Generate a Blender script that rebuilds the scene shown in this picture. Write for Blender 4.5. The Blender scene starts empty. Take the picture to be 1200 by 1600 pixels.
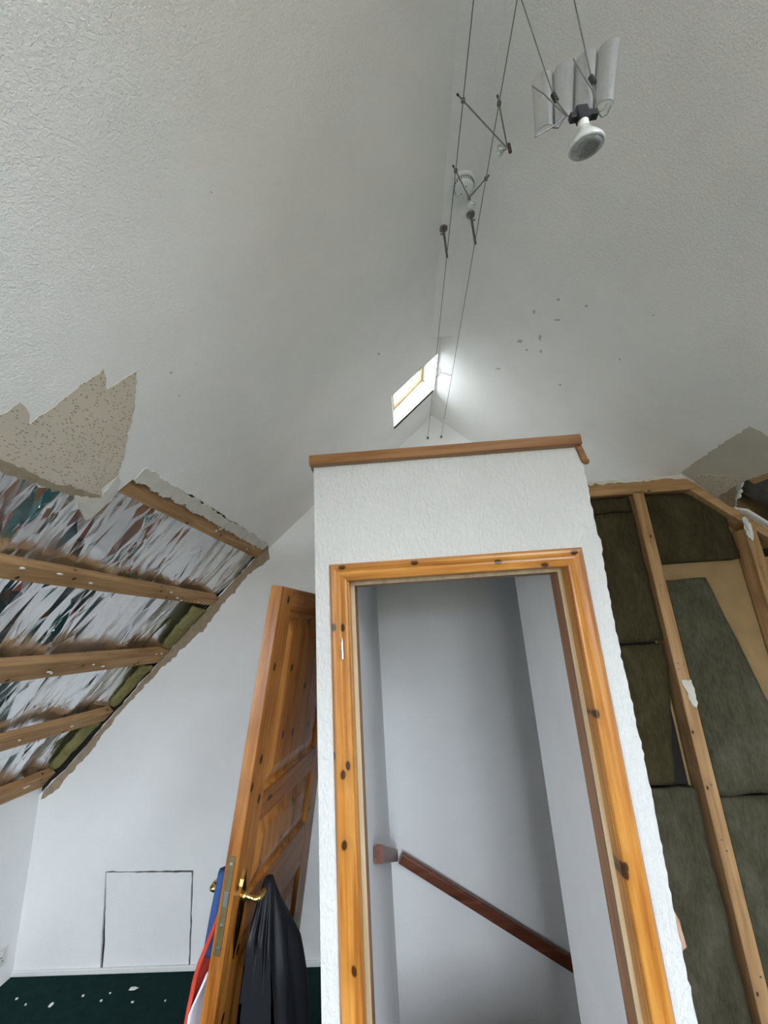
import bpy, bmesh, math, random
from mathutils import Vector, Matrix, noise
from mathutils.geometry import tessellate_polygon, delaunay_2d_cdt
random.seed(7)
S = bpy.context.scene
COL = S.collection
H = 1.75                                   # eye height above the carpet

# ------------------------------------------------------------------ camera
RX, RY, RZ = None, None, None
F = 642.0                                  # focal length for a 1200 x 1600 frame
def _axes():
    y = Vector((37, 184, F)).normalized()
    z = Vector((-140, -2210, F)); z -= y * z.dot(y); z.normalize()
    return y.cross(z), y, z
RX, RY, RZ = _axes()                       # world axes seen from the lens (right, down, forward)
cam = bpy.data.objects.new('camera', bpy.data.cameras.new('camera'))
COL.objects.link(cam)
cam.data.sensor_fit = 'VERTICAL'; cam.data.sensor_height = 36.0
cam.data.lens = F / 1600 * 36.0
cam.data.clip_start = 0.02
cam.matrix_world = Matrix(((RX[0], -RX[1], -RX[2], 0), (RY[0], -RY[1], -RY[2], 0), (RZ[0], -RZ[1], -RZ[2], H), (0, 0, 0, 1)))
S.camera = cam

# ------------------------------------------------------------------ daylight
W = bpy.data.worlds.new('overcast_sky'); S.world = W; W.use_nodes = True
nt = W.node_tree; nt.nodes.clear()
tc = nt.nodes.new('ShaderNodeTexCoord'); sp = nt.nodes.new('ShaderNodeSeparateXYZ')
rp = nt.nodes.new('ShaderNodeValToRGB'); bg = nt.nodes.new('ShaderNodeBackground'); wo = nt.nodes.new('ShaderNodeOutputWorld')
mr = nt.nodes.new('ShaderNodeMapRange'); mr.inputs[1].default_value = -1
nt.links.new(tc.outputs['Generated'], sp.inputs[0]); nt.links.new(sp.outputs[2], mr.inputs[0])
nt.links.new(mr.outputs[0], rp.inputs[0]); nt.links.new(rp.outputs[0], bg.inputs[0]); nt.links.new(bg.outputs[0], wo.inputs[0])
rp.color_ramp.elements[0].position = 0.485; rp.color_ramp.elements[0].color = (0.22, 0.21, 0.18, 1)
rp.color_ramp.elements[1].position = 0.515; rp.color_ramp.elements[1].color = (0.66, 0.74, 0.83, 1)
e = rp.color_ramp.elements.new(1.0); e.color = (0.95, 1.03, 1.14, 1)
bg.inputs[1].default_value = 3.0
S.view_settings.view_transform = 'Standard'; S.view_settings.look = 'None'
S.view_settings.gamma = 1.0; S.view_settings.use_curve_mapping = False
S.view_settings.exposure = 3.3
def portal(loc, normal_in, sx, sy, along):
    """daylight portal filling a window opening, facing into the room"""
    l = bpy.data.lights.new('window_portal', 'AREA'); l.shape = 'RECTANGLE'; l.size = sx; l.size_y = sy
    l.cycles.is_portal = True
    o = bpy.data.objects.new('window_portal', l); COL.objects.link(o)
    zc = -Vector(normal_in).normalized(); xc = Vector(along).normalized(); yc = zc.cross(xc)
    o.matrix_world = Matrix(((xc[0], yc[0], zc[0], loc[0]), (xc[1], yc[1], zc[1], loc[1]), (xc[2], yc[2], zc[2], loc[2]), (0, 0, 0, 1)))

# ------------------------------------------------------------------ materials
class N:
    def __init__(s, name):
        s.m = bpy.data.materials.new(name); s.m.use_nodes = True
        s.t = s.m.node_tree; s.b = s.t.nodes['Principled BSDF']
        s.tc = s.n('TexCoord')
    def n(s, typ, **kw):
        o = s.t.nodes.new('ShaderNode' + typ)
        for k, v in kw.items(): setattr(o, k, v)
        return o
    def l(s, a, b): s.t.links.new(a, b)
    def map(s, scale=(1, 1, 1), loc=(0, 0, 0)):
        m = s.n('Mapping'); m.inputs['Scale'].default_value = scale; m.inputs['Location'].default_value = loc
        s.l(s.tc.outputs['Object'], m.inputs[0]); return m.outputs[0]
    def noise(s, vec, scale, detail=3, rough=.55, dist=0):
        t = s.n('TexNoise'); t.inputs['Scale'].default_value = scale; t.inputs['Detail'].default_value = detail
        t.inputs['Roughness'].default_value = rough; t.inputs['Distortion'].default_value = dist
        s.l(vec, t.inputs['Vector']); return t.outputs['Fac']
    def vor(s, vec, scale, out='Distance', feature='F1'):
        t = s.n('TexVoronoi', feature=feature); t.inputs['Scale'].default_value = scale
        s.l(vec, t.inputs['Vector']); return t.outputs[out]
    def ramp(s, fac, stops):
        r = s.n('ValToRGB'); els = r.color_ramp.elements
        while len(els) < len(stops): els.new(.5)
        for e_, (p, c) in zip(els, stops):
            e_.position = p; e_.color = (*c, 1) if len(c) == 3 else c
        s.l(fac, r.inputs[0]); return r.outputs[0]
    def mix(s, fac, a, b, mode='MIX'):
        x = s.n('Mix', data_type='RGBA', blend_type=mode)
        for sock, v in ((x.inputs[0], fac), (x.inputs[6], a), (x.inputs[7], b)):
            if hasattr(v, 'links'): s.l(v, sock)
            elif isinstance(v, tuple): sock.default_value = (*v, 1)
            else: sock.default_value = v
        return x.outputs[2]
    def math(s, op, a, b=0.0):
        x = s.n('Math', operation=op)
        for sock, v in ((x.inputs[0], a), (x.inputs[1], b)):
            if hasattr(v, 'links'): s.l(v, sock)
            else: sock.default_value = v
        return x.outputs[0]
    def set(s, color=None, rough=None, metal=None, spec=None):
        for k, v in (('Base Color', color), ('Roughness', rough), ('Metallic', metal), ('Specular IOR Level', spec)):
            if v is None: continue
            if hasattr(v, 'links'): s.l(v, s.b.inputs[k])
            else: s.b.inputs[k].default_value = (*v, 1) if isinstance(v, tuple) else v
        return s
    def bump(s, h, dist=.002, strength=1.0):
        b = s.n('Bump'); b.inputs['Distance'].default_value = dist; b.inputs['Strength'].default_value = strength
        s.l(h, b.inputs['Height']); s.l(b.outputs[0], s.b.inputs['Normal']); return s

def flat(name, color, rough=.6, metal=0.0, var=.12, scale=40):
    n = N(name); f = n.noise(n.map(), scale)
    d = tuple(c * (1 - var) for c in color); u = tuple(min(1, c * (1 + var)) for c in color)
    n.set(n.ramp(f, [(.3, d), (.7, u)]), rough, metal); n.bump(f, .0006, .4)
    return n.m

def wallpaper(name, color, stretch=(1, 1, 1), scale=75, depth=.004, grime=.04):
    n = N(name); v = n.map(stretch)
    a = n.noise(v, scale, 3, .55, .6); b = n.noise(v, scale * .45, 2, .5, .4)
    h = n.math('ADD', n.math('MULTIPLY', n.ramp(a, [(.42, (0, 0, 0)), (.62, (1, 1, 1))]), .75), n.math('MULTIPLY', b, .6))
    g = n.noise(n.map(), 1.7, 4, .6)
    d = tuple(c * (1 - grime * 2) for c in color)
    n.set(n.ramp(g, [(.3, d), (.6, color)]), .72, None, .3); n.bump(h, depth, .8)
    return n.m

def pine(name, axis, light, mid, dark, rough=.35, knots=1.0, spec=.5, off=0.0, fine=1.0, across=None):
    n = N(name); st = [1.0, 1.0, 1.0]; st[axis] = .055
    ks = [1.0, 1.0, 1.0]; ks[axis] = .42 if across is None else .6
    lo = (off, off * 1.7, off * .6)
    v = n.map(tuple(st), lo); kv = n.map(tuple(ks), lo)
    if across is None: kd = n.vor(kv, 8.5)
    else:                                      # knots go right through the board: two-dimensional cells on its face
        s1, c1 = n.n('SeparateXYZ'), n.n('CombineXYZ'); n.l(kv, s1.inputs[0]); n.l(s1.outputs[across], c1.inputs[0]); n.l(s1.outputs[axis], c1.inputs[1])
        vt = n.n('TexVoronoi', voronoi_dimensions='2D'); vt.inputs['Scale'].default_value = 8.5; n.l(c1.outputs[0], vt.inputs['Vector']); kd = vt.outputs['Distance']
    wob = n.noise(n.map((1.5, 1.5, 1.5), lo), 2.2, 2)
    g1 = n.noise(v, 26 * fine, 3, .5, .8); g2 = n.noise(v, 110 * fine, 4, .6)
    g = n.math('ADD', n.math('ADD', n.math('MULTIPLY', g1, .75), n.math('MULTIPLY', g2, .25)), n.math('MULTIPLY', n.math('SUBTRACT', wob, .5), .25))
    col = n.ramp(g, [(.34, dark), (.48, mid), (.62, light)])
    if knots:
        halo = n.ramp(kd, [(.1, (.5, .5, .5)), (.28, (0, 0, 0))])
        col = n.mix(halo, col, tuple(c * .75 for c in mid))
        k = n.ramp(kd, [(.0, (1, 1, 1)), (.065 * knots, (1, 1, 1)), (.10 * knots, (.0, .0, .0))])
        col = n.mix(k, col, tuple(c * .2 for c in dark))
    n.set(col, rough, None, spec); n.bump(g2, .0006, .35)
    return n.m

M = {}
M['paper'] = wallpaper('woodchip_white_paint', (.93, .905, .86), (1, 1, 1), 150, .0012)
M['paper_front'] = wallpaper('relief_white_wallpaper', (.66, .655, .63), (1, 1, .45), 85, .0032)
M['plain'] = wallpaper('smooth_white_paint', (.88, .88, .87), (1, 1, 1), 160, .0006, .03)
M['plaster_core'] = flat('gypsum_core', (.78, .76, .70), .9, 0, .1, 90)
M['paper_back'] = flat('brown_board_paper', (.30, .20, .115), .85, 0, .12, 25)
M['board_brown'] = flat('tan_backing_board', (.34, .225, .10), .8, 0, .10, 9)
M['bare_cream'] = None
def bare(name, base, speck, amt):
    n = N(name); v = n.map((1, 1, 1)); d = n.vor(n.map((.8, .42, .9)), 210)
    c = n.vor(n.map((.8, .42, .9)), 210, 'Color'); g = n.noise(v, 7, 3)
    sep = n.n('SeparateColor'); n.l(c, sep.inputs[0])
    on = n.math('MULTIPLY', n.math('LESS_THAN', d, .36), n.math('LESS_THAN', sep.outputs[0], amt))
    b0 = n.ramp(g, [(.3, tuple(x * .9 for x in base)), (.7, base)])
    n.set(n.mix(on, b0, speck), .85); n.bump(n.noise(v, 60), .001, .4)
    return n.m
M['bare_cream'] = bare('bare_cream_plaster', (.66, .58, .45), (.36, .28, .19), .45)
M['bare_plain'] = bare('bare_beige_plaster', (.60, .55, .45), (.55, .50, .41), .3)
M['torn_brown'] = flat('torn_brown_paper', (.33, .26, .175), .9, 0, .15, 30)
M['torn_cream'] = flat('torn_cream_paper', (.66, .63, .55), .9, 0, .08, 18)
AM_L, AM_M, AM_D = (.62, .29, .062), (.50, .20, .034), (.34, .115, .017)
for k in range(3): M['pine%d' % k] = pine('varnished_pine_%s' % 'xyz'[k], k, AM_L, AM_M, AM_D, .3, .85, .5, k * 3.1 + .7, 1.0, (2, 0, 0)[k])
M['pine_door'] = pine('varnished_pine_door', 2, (.46, .20, .045), (.34, .128, .024), (.21, .066, .011), .2, .9, .5, 5.3, 1.0, 1)  # door pines darker than the frame's: the leaf's shade put into the colour
M['pine_doory'] = pine('varnished_pine_door_rail', 1, (.38, .15, .035), (.28, .10, .02), (.17, .052, .010), .2, .9, .5, 7.3)
M['pale_y'] = pine('pale_window_pine', 1, (.66, .47, .26), (.58, .40, .21), (.48, .31, .15), .5, .5)
M['pale'] = pine('unvarnished_pine', 2, (.60, .47, .29), (.52, .40, .24), (.42, .31, .18), .6, .6)
for k in range(3): M['raw%d' % k] = pine('rough_sawn_timber_%s' % 'xyz'[k], k, (.52, .32, .155), (.43, .25, .115), (.32, .175, .075), .75, .5, .2, 4.4 + k, 1.4, (2, 0, 0)[k])
M['trimwood'] = pine('brown_stained_trim', 0, (.34, .16, .06), (.27, .12, .04), (.19, .078, .026), .4, 0, .4)
M['rail'] = pine('dark_red_handrail', 0, (.20, .065, .032), (.145, .042, .02), (.09, .025, .012), .35, 0, .5)
M['raily'] = pine('dark_red_handrail_end', 1, (.20, .075, .05), (.15, .05, .03), (.1, .03, .018), .4, 0, .5)
def foil():
    n = N('crumpled_foil'); v = n.map((.55, 1.15, .55)); w = n.noise(n.map(), 5, 2)
    vw = n.mix(.10, v, n.n('TexNoise').outputs['Color']) if False else v
    a = n.vor(vw, 9); b = n.vor(n.map((.6, 1.3, .6), (3, 1, 2)), 24); c = n.noise(v, 40, 3, .55, 1.5)
    h = n.math('ADD', n.math('ADD', n.math('MULTIPLY', a, .7), n.math('MULTIPLY', b, .22)), n.math('MULTIPLY', c, .05))
    n.set((.80, .81, .82), n.ramp(w, [(.3, (.18, .18, .18)), (.7, (.34, .34, .34))]), 1.0); n.bump(h, .030, .16)
    return n.m
M['foil'] = foil()
def wool(name, a, b, c):
    n = N(name); v = n.map((1, 1, .55))
    f = n.noise(v, 9, 6, .65, .4); g = n.noise(n.map((1, 1, .3)), 90, 3, .6)
    col = n.ramp(f, [(.3, a), (.5, b), (.72, c)])
    n.set(n.mix(.35, col, n.ramp(g, [(.3, a), (.7, c)])), .95, None, .15)
    n.bump(n.math('ADD', f, n.math('MULTIPLY', g, .35)), .009, .8)
    return n.m
M['wool'] = wool('mineral_wool', (.028, .022, .009), (.047, .038, .016), (.08, .068, .034))
M['wool_g'] = wool('mineral_wool_grey', (.038, .034, .018), (.066, .060, .034), (.125, .12, .082))
M['wool_y'] = wool('mineral_wool_yellow', (.13, .11, .035), (.24, .21, .08), (.37, .34, .16))
M['void'] = flat('roof_void_shade', (.016, .013, .010), .95)  # near-black: the shade of gaps and voids put into the colour
def carpet():
    n = N('dark_green_carpet'); v = n.map(); g = n.noise(v, 420, 2); h = n.noise(v, 14, 5, .65)
    sp_ = n.vor(v, 55); c = n.vor(v, 55, 'Color'); sep = n.n('SeparateColor'); n.l(c, sep.inputs[0])
    on = n.math('MULTIPLY', n.math('LESS_THAN', sp_, .05), n.math('LESS_THAN', sep.outputs[0], .05))
    col = n.ramp(n.math('ADD', n.math('MULTIPLY', g, .5), n.math('MULTIPLY', h, .5)), [(.3, (.004, .018, .017)), (.7, (.012, .042, .038))])
    n.set(n.mix(on, col, (.35, .36, .34)), .95, None, .1); n.bump(g, .004, .8)
    return n.m
M['carpet'] = carpet()
M['stair'] = flat('red_brown_stair_carpet', (.14, .05, .04), .95, 0, .2, 200)
M['brass'] = flat('polished_brass', (.80, .56, .22), .16, 1.0, .05)
M['dull_brass'] = flat('dull_brass', (.26, .20, .10), .4, .85, .12)
M['steel'] = flat('steel', (.62, .62, .60), .28, 1.0, .06)
M['dark_metal'] = flat('tarnished_metal', (.22, .20, .175), .42, .85, .15)
M['wire'] = flat('grey_cable', (.17, .165, .155), .5, .5, .1)
M['black'] = flat('black_plastic', (.012, .012, .013), .45)
M['dark_red'] = flat('dark_brown_cap', (.075, .035, .03), .45)
M['alu'] = flat('brushed_aluminium', (.56, .565, .57), .34, .9, .06, 140)
M['ivory'] = flat('ivory_plastic', (.66, .66, .60), .4, 0, .03)
M['white_pl'] = flat('white_plastic', (.80, .80, .78), .4, 0, .02)
M['ceramic'] = flat('white_ceramic', (.78, .77, .72), .4, 0, .04)
M['chrome'] = flat('lamp_mirror', (.85, .85, .84), .1, 1.0, .03)
def fabric(name, a, b, rough=.7):
    n = N(name); v = n.map(); f = n.noise(v, 5, 3); w = n.noise(v, 300, 2)
    n.set(n.ramp(f, [(.3, a), (.7, b)]), rough, None, .35); n.bump(w, .0008, .4); return n.m
M['jacket'] = fabric('black_navy_nylon', (.0028, .003, .0045), (.007, .008, .012), .5)
M['blue'] = fabric('blue_cloth', (.02, .05, .16), (.035, .085, .25))
M['red'] = fabric('red_cloth', (.42, .035, .02), (.58, .075, .04))
M['white_c'] = fabric('white_cloth', (.62, .60, .68), (.75, .73, .80))
M['scuff'] = flat('grey_scuff', (.56, .53, .49), .9)
M['pink'] = flat('pinkish_plaster', (.52, .33, .23), .9)
M['crack'] = flat('dark_gap', (.05, .04, .045), .95)
def glass(name, tint=(.97, .97, .97), gloss=.05):
    m = bpy.data.materials.new(name); m.use_nodes = True; t = m.node_tree; t.nodes.remove(t.nodes['Principled BSDF'])
    tr = t.nodes.new('ShaderNodeBsdfTransparent'); tr.inputs[0].default_value = (*tint, 1)
    gl = t.nodes.new('ShaderNodeBsdfGlossy'); gl.inputs['Roughness'].default_value = .03
    mx = t.nodes.new('ShaderNodeMixShader'); mx.inputs[0].default_value = gloss
    t.links.new(tr.outputs[0], mx.inputs[1]); t.links.new(gl.outputs[0], mx.inputs[2])
    t.links.new(mx.outputs[0], t.nodes['Material Output'].inputs[0]); return m
M['frost'] = flat('frosted_bulb_glass', (.50, .51, .49), .2, 0, .08, 60)
M['lens'] = flat('grey_lens', (.34, .35, .34), .12, .2, .25, 220)
M['glass_dimmed'] = glass('dimmed_window_glass', (.72, .73, .72))  # tint added to dim the daylight from the far skylight
M['glass'] = glass('window_glass'); M['bulb_glass'] = glass('bulb_glass', (.90, .92, .91), .22)

# ------------------------------------------------------------------ helpers
def world_of(o):
    m = Matrix.LocRotScale(o.location, o.rotation_euler, o.scale)
    return world_of(o.parent) @ m if o.parent else m
def link(name, verts, faces, mat, parent=None, smooth=False, local=False):
    """one mesh object; verts in world space unless local"""
    me = bpy.data.meshes.new(name)
    if parent is not None and not local:
        inv = world_of(parent).inverted(); verts = [inv @ Vector(v) for v in verts]
    me.from_pydata([tuple(v) for v in verts], [], faces); me.validate()
    bm = bmesh.new(); bm.from_mesh(me); bmesh.ops.recalc_face_normals(bm, faces=bm.faces); bm.to_mesh(me); bm.free()
    if smooth: me.polygons.foreach_set('use_smooth', [True] * len(me.polygons))
    me.materials.append(M[mat] if isinstance(mat, str) else mat)
    o = bpy.data.objects.new(name, me); COL.objects.link(o)
    if parent is not None: o.parent = parent
    return o
def empty(name, loc=(0, 0, 0), rot=(0, 0, 0)):
    o = bpy.data.objects.new(name, None); o.empty_display_size = .05; COL.objects.link(o)
    o.location = loc; o.rotation_euler = rot; return o
def tag(o, label, cat=None, group=None, kind=None):
    if label: o['label'] = label
    if cat: o['category'] = cat
    if group: o['group'] = group
    if kind: o['kind'] = kind
    return o
def struct(o, label=None, cat=None):
    o['kind'] = 'structure'
    return tag(o, label, cat)
class G:
    """collects shapes into one mesh"""
    def __init__(s): s.v = []; s.f = []
    def add(s, v, f):
        k = len(s.v); s.v += [tuple(p) for p in v]; s.f += [tuple(i + k for i in q) for q in f]; return s
    def box(s, a, b, ch=0.0, mat=None):
        bm = bmesh.new(); bmesh.ops.create_cube(bm, size=1)
        for v in bm.verts: v.co = Vector(((a[i] + b[i]) / 2 + v.co[i] * (b[i] - a[i]) for i in range(3)))
        if ch: bmesh.ops.bevel(bm, geom=bm.edges[:], offset=ch, segments=1, affect='EDGES')
        bm.verts.index_update(); V = [v.co.copy() for v in bm.verts]
        if mat: V = [mat @ v for v in V]
        s.add(V, [[v.index for v in f.verts] for f in bm.faces]); bm.free(); return s
    def beam(s, p, q, up, w, h, ch=.002):
        """bar from p to q; w across, h along up (p, q on the centre line)"""
        p, q = Vector(p), Vector(q); d = q - p; L = d.length; d.normalize()
        u = Vector(up); u -= d * u.dot(d); u.normalize(); x = d.cross(u)
        m = Matrix(((d[0], x[0], u[0], p[0]), (d[1], x[1], u[1], p[1]), (d[2], x[2], u[2], p[2]), (0, 0, 0, 1)))
        return s.box((0, -w / 2, -h / 2), (L, w / 2, h / 2), ch, m)
    def tube(s, pts, r, n=8, cap=True):
        pts = [Vector(p) for p in pts]; R = r if isinstance(r, (list, tuple)) else [r] * len(pts)
        V = []; Fc = []
        d = (pts[1] - pts[0]).normalized(); a = d.orthogonal().normalized()
        for i, p in enumerate(pts):
            d = (pts[min(i + 1, len(pts) - 1)] - pts[max(i - 1, 0)]).normalized()
            a = (a - d * a.dot(d)).normalized(); b = d.cross(a)
            for j in range(n):
                t = 2 * math.pi * j / n; V.append(p + (a * math.cos(t) + b * math.sin(t)) * R[i])
        for i in range(len(pts) - 1):
            for j in range(n):
                k = (j + 1) % n; Fc.append((i * n + j, i * n + k, (i + 1) * n + k, (i + 1) * n + j))
        if cap: Fc += [tuple(range(n)), tuple((len(pts) - 1) * n + j for j in range(n))]
        return s.add(V, Fc)
    def lathe(s, base, axis, prof, n=20):
        """prof = (distance along axis, radius)"""
        ax = Vector(axis).normalized()
        return s.tube_rings([(Vector(base) + ax * h, max(r, 1e-5)) for h, r in prof], ax, n)
    def tube_rings(s, rings, ax, n):
        a = ax.orthogonal().normalized(); b = ax.cross(a); V = []; Fc = []
        for p, r in rings:
            for j in range(n):
                t = 2 * math.pi * j / n; V.append(p + (a * math.cos(t) + b * math.sin(t)) * r)
        for i in range(len(rings) - 1):
            for j in range(n):
                k = (j + 1) % n; Fc.append((i * n + j, i * n + k, (i + 1) * n + k, (i + 1) * n + j))
        return s.add(V, Fc)
    def prism(s, prof, fn, t0, t1):
        """closed 2D profile swept from t0 to t1 through fn(u, v, t)"""
        n = len(prof); V = [fn(u, v, t0) for u, v in prof] + [fn(u, v, t1) for u, v in prof]
        Fc = [(j, (j + 1) % n, n + (j + 1) % n, n + j) for j in range(n)]
        tri = tessellate_polygon([[Vector((u, v, 0)) for u, v in prof]])
        return s.add(V, Fc + [tuple(t) for t in tri] + [tuple(n + i for i in t) for t in tri])
    def build(s, name, mat, parent=None, smooth=False, local=False): return link(name, s.v, s.f, mat, parent, smooth, local)
def fill2d(loops, pts):
    """triangles inside the first loop and outside the others"""
    ed = []; k = 0
    for lp in loops: ed += [(k + j, k + (j + 1) % len(lp)) for j in range(len(lp))]; k += len(lp)
    vs, _, fs, orig, _, _ = delaunay_2d_cdt([Vector(p) for p in pts], ed, [], 0, 1e-7)
    def inside(p, lp):
        c = False
        for j in range(len(lp)):
            a, b = lp[j], lp[j - 1]
            if (a[1] > p[1]) != (b[1] > p[1]) and p[0] < (b[0] - a[0]) * (p[1] - a[1]) / (b[1] - a[1]) + a[0]: c = not c
        return c
    out = []
    for f in fs:
        if any(not orig[i] for i in f): continue
        q = sum((vs[i] for i in f), Vector((0, 0))) / len(f)
        if inside(q, loops[0]) and not any(inside(q, h) for h in loops[1:]): out.append(tuple(orig[i][0] for i in f))
    return out
def slab2d(outer, holes, fn, d0, d1):
    """polygon with holes, given thickness d0..d1 through fn(u, v, d)"""
    loops = [outer] + holes; flat_ = [p for lp in loops for p in lp]; n = len(flat_)
    tri = fill2d(loops, flat_)
    V = [fn(u, v, d0) for u, v in flat_] + [fn(u, v, d1) for u, v in flat_]
    Fc = [tuple(t) for t in tri] + [tuple(n + i for i in t) for t in tri]; k = 0
    for lp in loops:
        m = len(lp); Fc += [(k + j, k + (j + 1) % m, n + k + (j + 1) % m, n + k + j) for j in range(m)]; k += m
    g = G(); g.add(V, Fc); return g
def jag(pts, step, amp, seed=0, closed=False):
    r = random.Random(seed); out = []
    P = pts + [pts[0]] if closed else pts
    for i in range(len(P) - 1):
        (x0, y0), (x1, y1) = P[i], P[i + 1]; L = math.hypot(x1 - x0, y1 - y0); n = max(1, int(L / step))
        for k in range(n):
            t = k / n; o = 0 if k == 0 else r.gauss(0, amp)
            nx, ny = -(y1 - y0) / (L or 1), (x1 - x0) / (L or 1)
            out.append((x0 + (x1 - x0) * t + nx * o, y0 + (y1 - y0) * t + ny * o))
    if not closed: out.append(P[-1])
    return out
def rect(x0, y0, x1, y1): return [(x0, y0), (x1, y0), (x1, y1), (x0, y1)]
def blob(c, r, seed, sub=2, amp=.35):
    bm = bmesh.new(); bmesh.ops.create_icosphere(bm, subdivisions=sub, radius=1)
    V = []
    for v in bm.verts:
        k = 1 + amp * noise.noise(v.co * 1.7 + Vector((seed * 7.3, seed, 0))); V.append(tuple(c[i] + v.co[i] * r[i] * k for i in range(3)))
    bm.verts.index_update(); g = G(); g.add(V, [[v.index for v in f.verts] for f in bm.faces]); bm.free(); return g

# the roof: two slopes about the line x = RIDGE; points on a slope are (x, y), d is depth into the roof
SL, BL, RIDGE = .9067, 1.4777 + H, .353
APEX = SL * RIDGE + BL
SK, XK = 1.018, -.964                      # the lower left slope is a little steeper than the upper
def LU(x, y, d=0.): return Vector((x - .6717 * d, y, SL * x + BL + .7408 * d))
def LL(x, y, d=0.): return Vector((x - .7134 * d, y, .604 + H + SK * (x - XK) + .7008 * d))
def RU(x, y, d=0.): return Vector((x + .6717 * d, y, APEX - SL * (x - RIDGE) + .7408 * d))
def view(px, py):
    v = Vector((px - 600, py - 800, F)); return Vector((RX.dot(v), RY.dot(v), RZ.dot(v)))
def at_lu(px, py): r = view(px, py); t = (BL - H) / (r.z - SL * r.x); return (r.x * t, r.y * t)
def at_ll(px, py): r = view(px, py); t = (.604 - SK * XK) / (r.z - SK * r.x); return (r.x * t, r.y * t)
def on_z(px, py, z): r = view(px, py); t = (z - H) / r.z; return r * t + Vector((0, 0, H))
def at_ru(px, py): r = view(px, py); t = (APEX - H + SL * RIDGE) / (r.z + SL * r.x); return (r.x * t, r.y * t)
def at_y(px, py, Y): r = view(px, py); t = Y / r.y; return (r.x * t, r.z * t + H)

YB, YG, YR, YS = 2.85, 3.26, -4.2, 2.165    # end wall, far gable, wall behind the camera, end of the flat ridge strip
XL, XR = -2.385, 3.09
STRIP_Z = 1.735 + H
XSL = (STRIP_Z - BL) / SL; XSR = 2 * RIDGE - XSL
BX0, BX1, BY = -.324, .714, 1.5             # stair box front wall

rwin = (1.0, -2.2, 1.9, -.45)
lwin = (-2.2, -1.9, -1.3, -.4)
# ------------------------------------------------------------------ floor
fl = G()
for a in ((XL, YR, XR, 1.56), (XL, 1.56, -.30, YB + .02), (.66, 1.56, XR, 2.25), (-.30, 1.56, .66, 1.66)):
    fl.box((a[0], a[1], -.12), (a[2], a[3], 0))
struct(fl.build('floor', 'carpet'), 'dark green carpet littered with plaster crumbs')

# ------------------------------------------------------------------ ceiling
ceil = struct(empty('ceiling', (0, 0, H)), 'white textured vaulted ceiling with a flat strip along the ridge')
edge_px = [(414, 850), (402, 842), (388, 832), (372, 818), (352, 806), (330, 792), (306, 778), (284, 766), (262, 754), (240, 744), (224, 736), (218, 741),
           (205, 751), (183, 769), (158, 795), (134, 813), (126, 798), (119, 780), (110, 771), (79, 762), (37, 747), (0, 734)]
edge = [at_lu(*p) for p in edge_px]
edge = [(edge[0][0], YB)] + edge + [(-1.09, .75), (-1.06, .5), (XK, .5), (XK, YR)]
lower = jag(edge[:-2], .03, .0045, 3) + edge[-2:]
sky0, sky1, SY0, SY1 = .008, .345, 2.405, 2.865
# upper left slope: near part up to the flat strip, far part up to the apex
up = lower + [(XSL, YR), (XSL, YS), (RIDGE, YS), (RIDGE, YG), (-.17, YG), (-.17, YB)]
sl = slab2d(up, [rect(sky0, SY0, sky1, SY1)], LU, 0, .0125).build('ceiling_slope', 'paper', ceil)
sl['label'] = 'left slope with torn lower edge'
g = slab2d([(XK, YR), (XK, .5), (XL - .02, .5), (XL - .02, YR)], [rect(*lwin)], LL, 0, .0125)
g.build('ceiling_slope', 'paper', ceil)
rhole_px = [(1160, 752), (1152, 780), (1147, 796)]
rh = [at_ru(*p) for p in rhole_px]
rhole = [(1.665, 1.62), (rh[0][0] - .005, rh[0][1])] + jag([rh[0], rh[1], rh[2], (1.80, 2.15)], .02, .004, 5) + [(2.7, 2.15), (2.7, 1.62)]
ro = [(XSR, YR), (XR + .02, YR), (XR + .02, YS + .02), (1.575, YS + .02), (1.575, YG), (RIDGE, YG), (RIDGE, YS), (XSR, YS)]
sr = slab2d(ro, [rect(*rwin), rhole], RU, 0, .0125).build('ceiling_slope', 'paper', ceil)
sr['label'] = 'right slope with scuff marks and a stripped corner'
G().box((XSL, YR, STRIP_Z), (XSR, YS, STRIP_Z + .0125)).build('ridge_strip', 'paper', ceil)
link('ridge_strip_end', [(XSL, YS + .001, STRIP_Z + .0005), (XSR, YS + .001, STRIP_Z + .0005), (RIDGE, YS + .001, APEX), (XSL, YS + .012, STRIP_Z + .0005), (XSR, YS + .012, STRIP_Z + .0005), (RIDGE, YS + .012, APEX)],
     [(0, 1, 2), (3, 4, 5), (0, 1, 4, 3), (1, 2, 5, 4), (2, 0, 3, 5)], 'paper', ceil)
# stripped patches (wallpaper torn away) on the slopes
def patch(name, px, at, fn, d, mat, par, label, seed, step=.012, amp=.0022):
    pts = jag([at(*p) for p in px], step, amp, seed, True)
    o = slab2d(pts, [], fn, -d, .004).build(name, mat, par); o['label'] = label; return o
z1 = lambda a: [(x / 2.727, 560 + y / 2.727) for x, y in a]
patch('stripped_patch', z1([(-60, 285), (0, 240), (85, 185), (120, 225), (125, 282), (280, 165), (440, 42), (452, 95), (455, 132), (582, 50), (575, 200), (545, 330), (530, 410), (505, 490), (430, 560), (430, 603), (380, 588), (300, 548), (170, 508), (130, 487), (60, 452), (0, 432), (-60, 410)]),
      at_lu, LU, .0016, 'bare_cream', sl, 'cream speckled patch where wallpaper is torn off', 1)
patch('torn_paper_strip', z1([(-60, 400), (0, 428), (60, 450), (130, 485), (170, 508), (240, 537), (310, 545), (380, 570), (430, 586), (380, 596), (318, 588), (215, 553), (100, 513), (0, 478), (-60, 455)]),
      at_lu, LU, .0030, 'torn_brown', sl, 'brown strip of torn board paper', 2)
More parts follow.
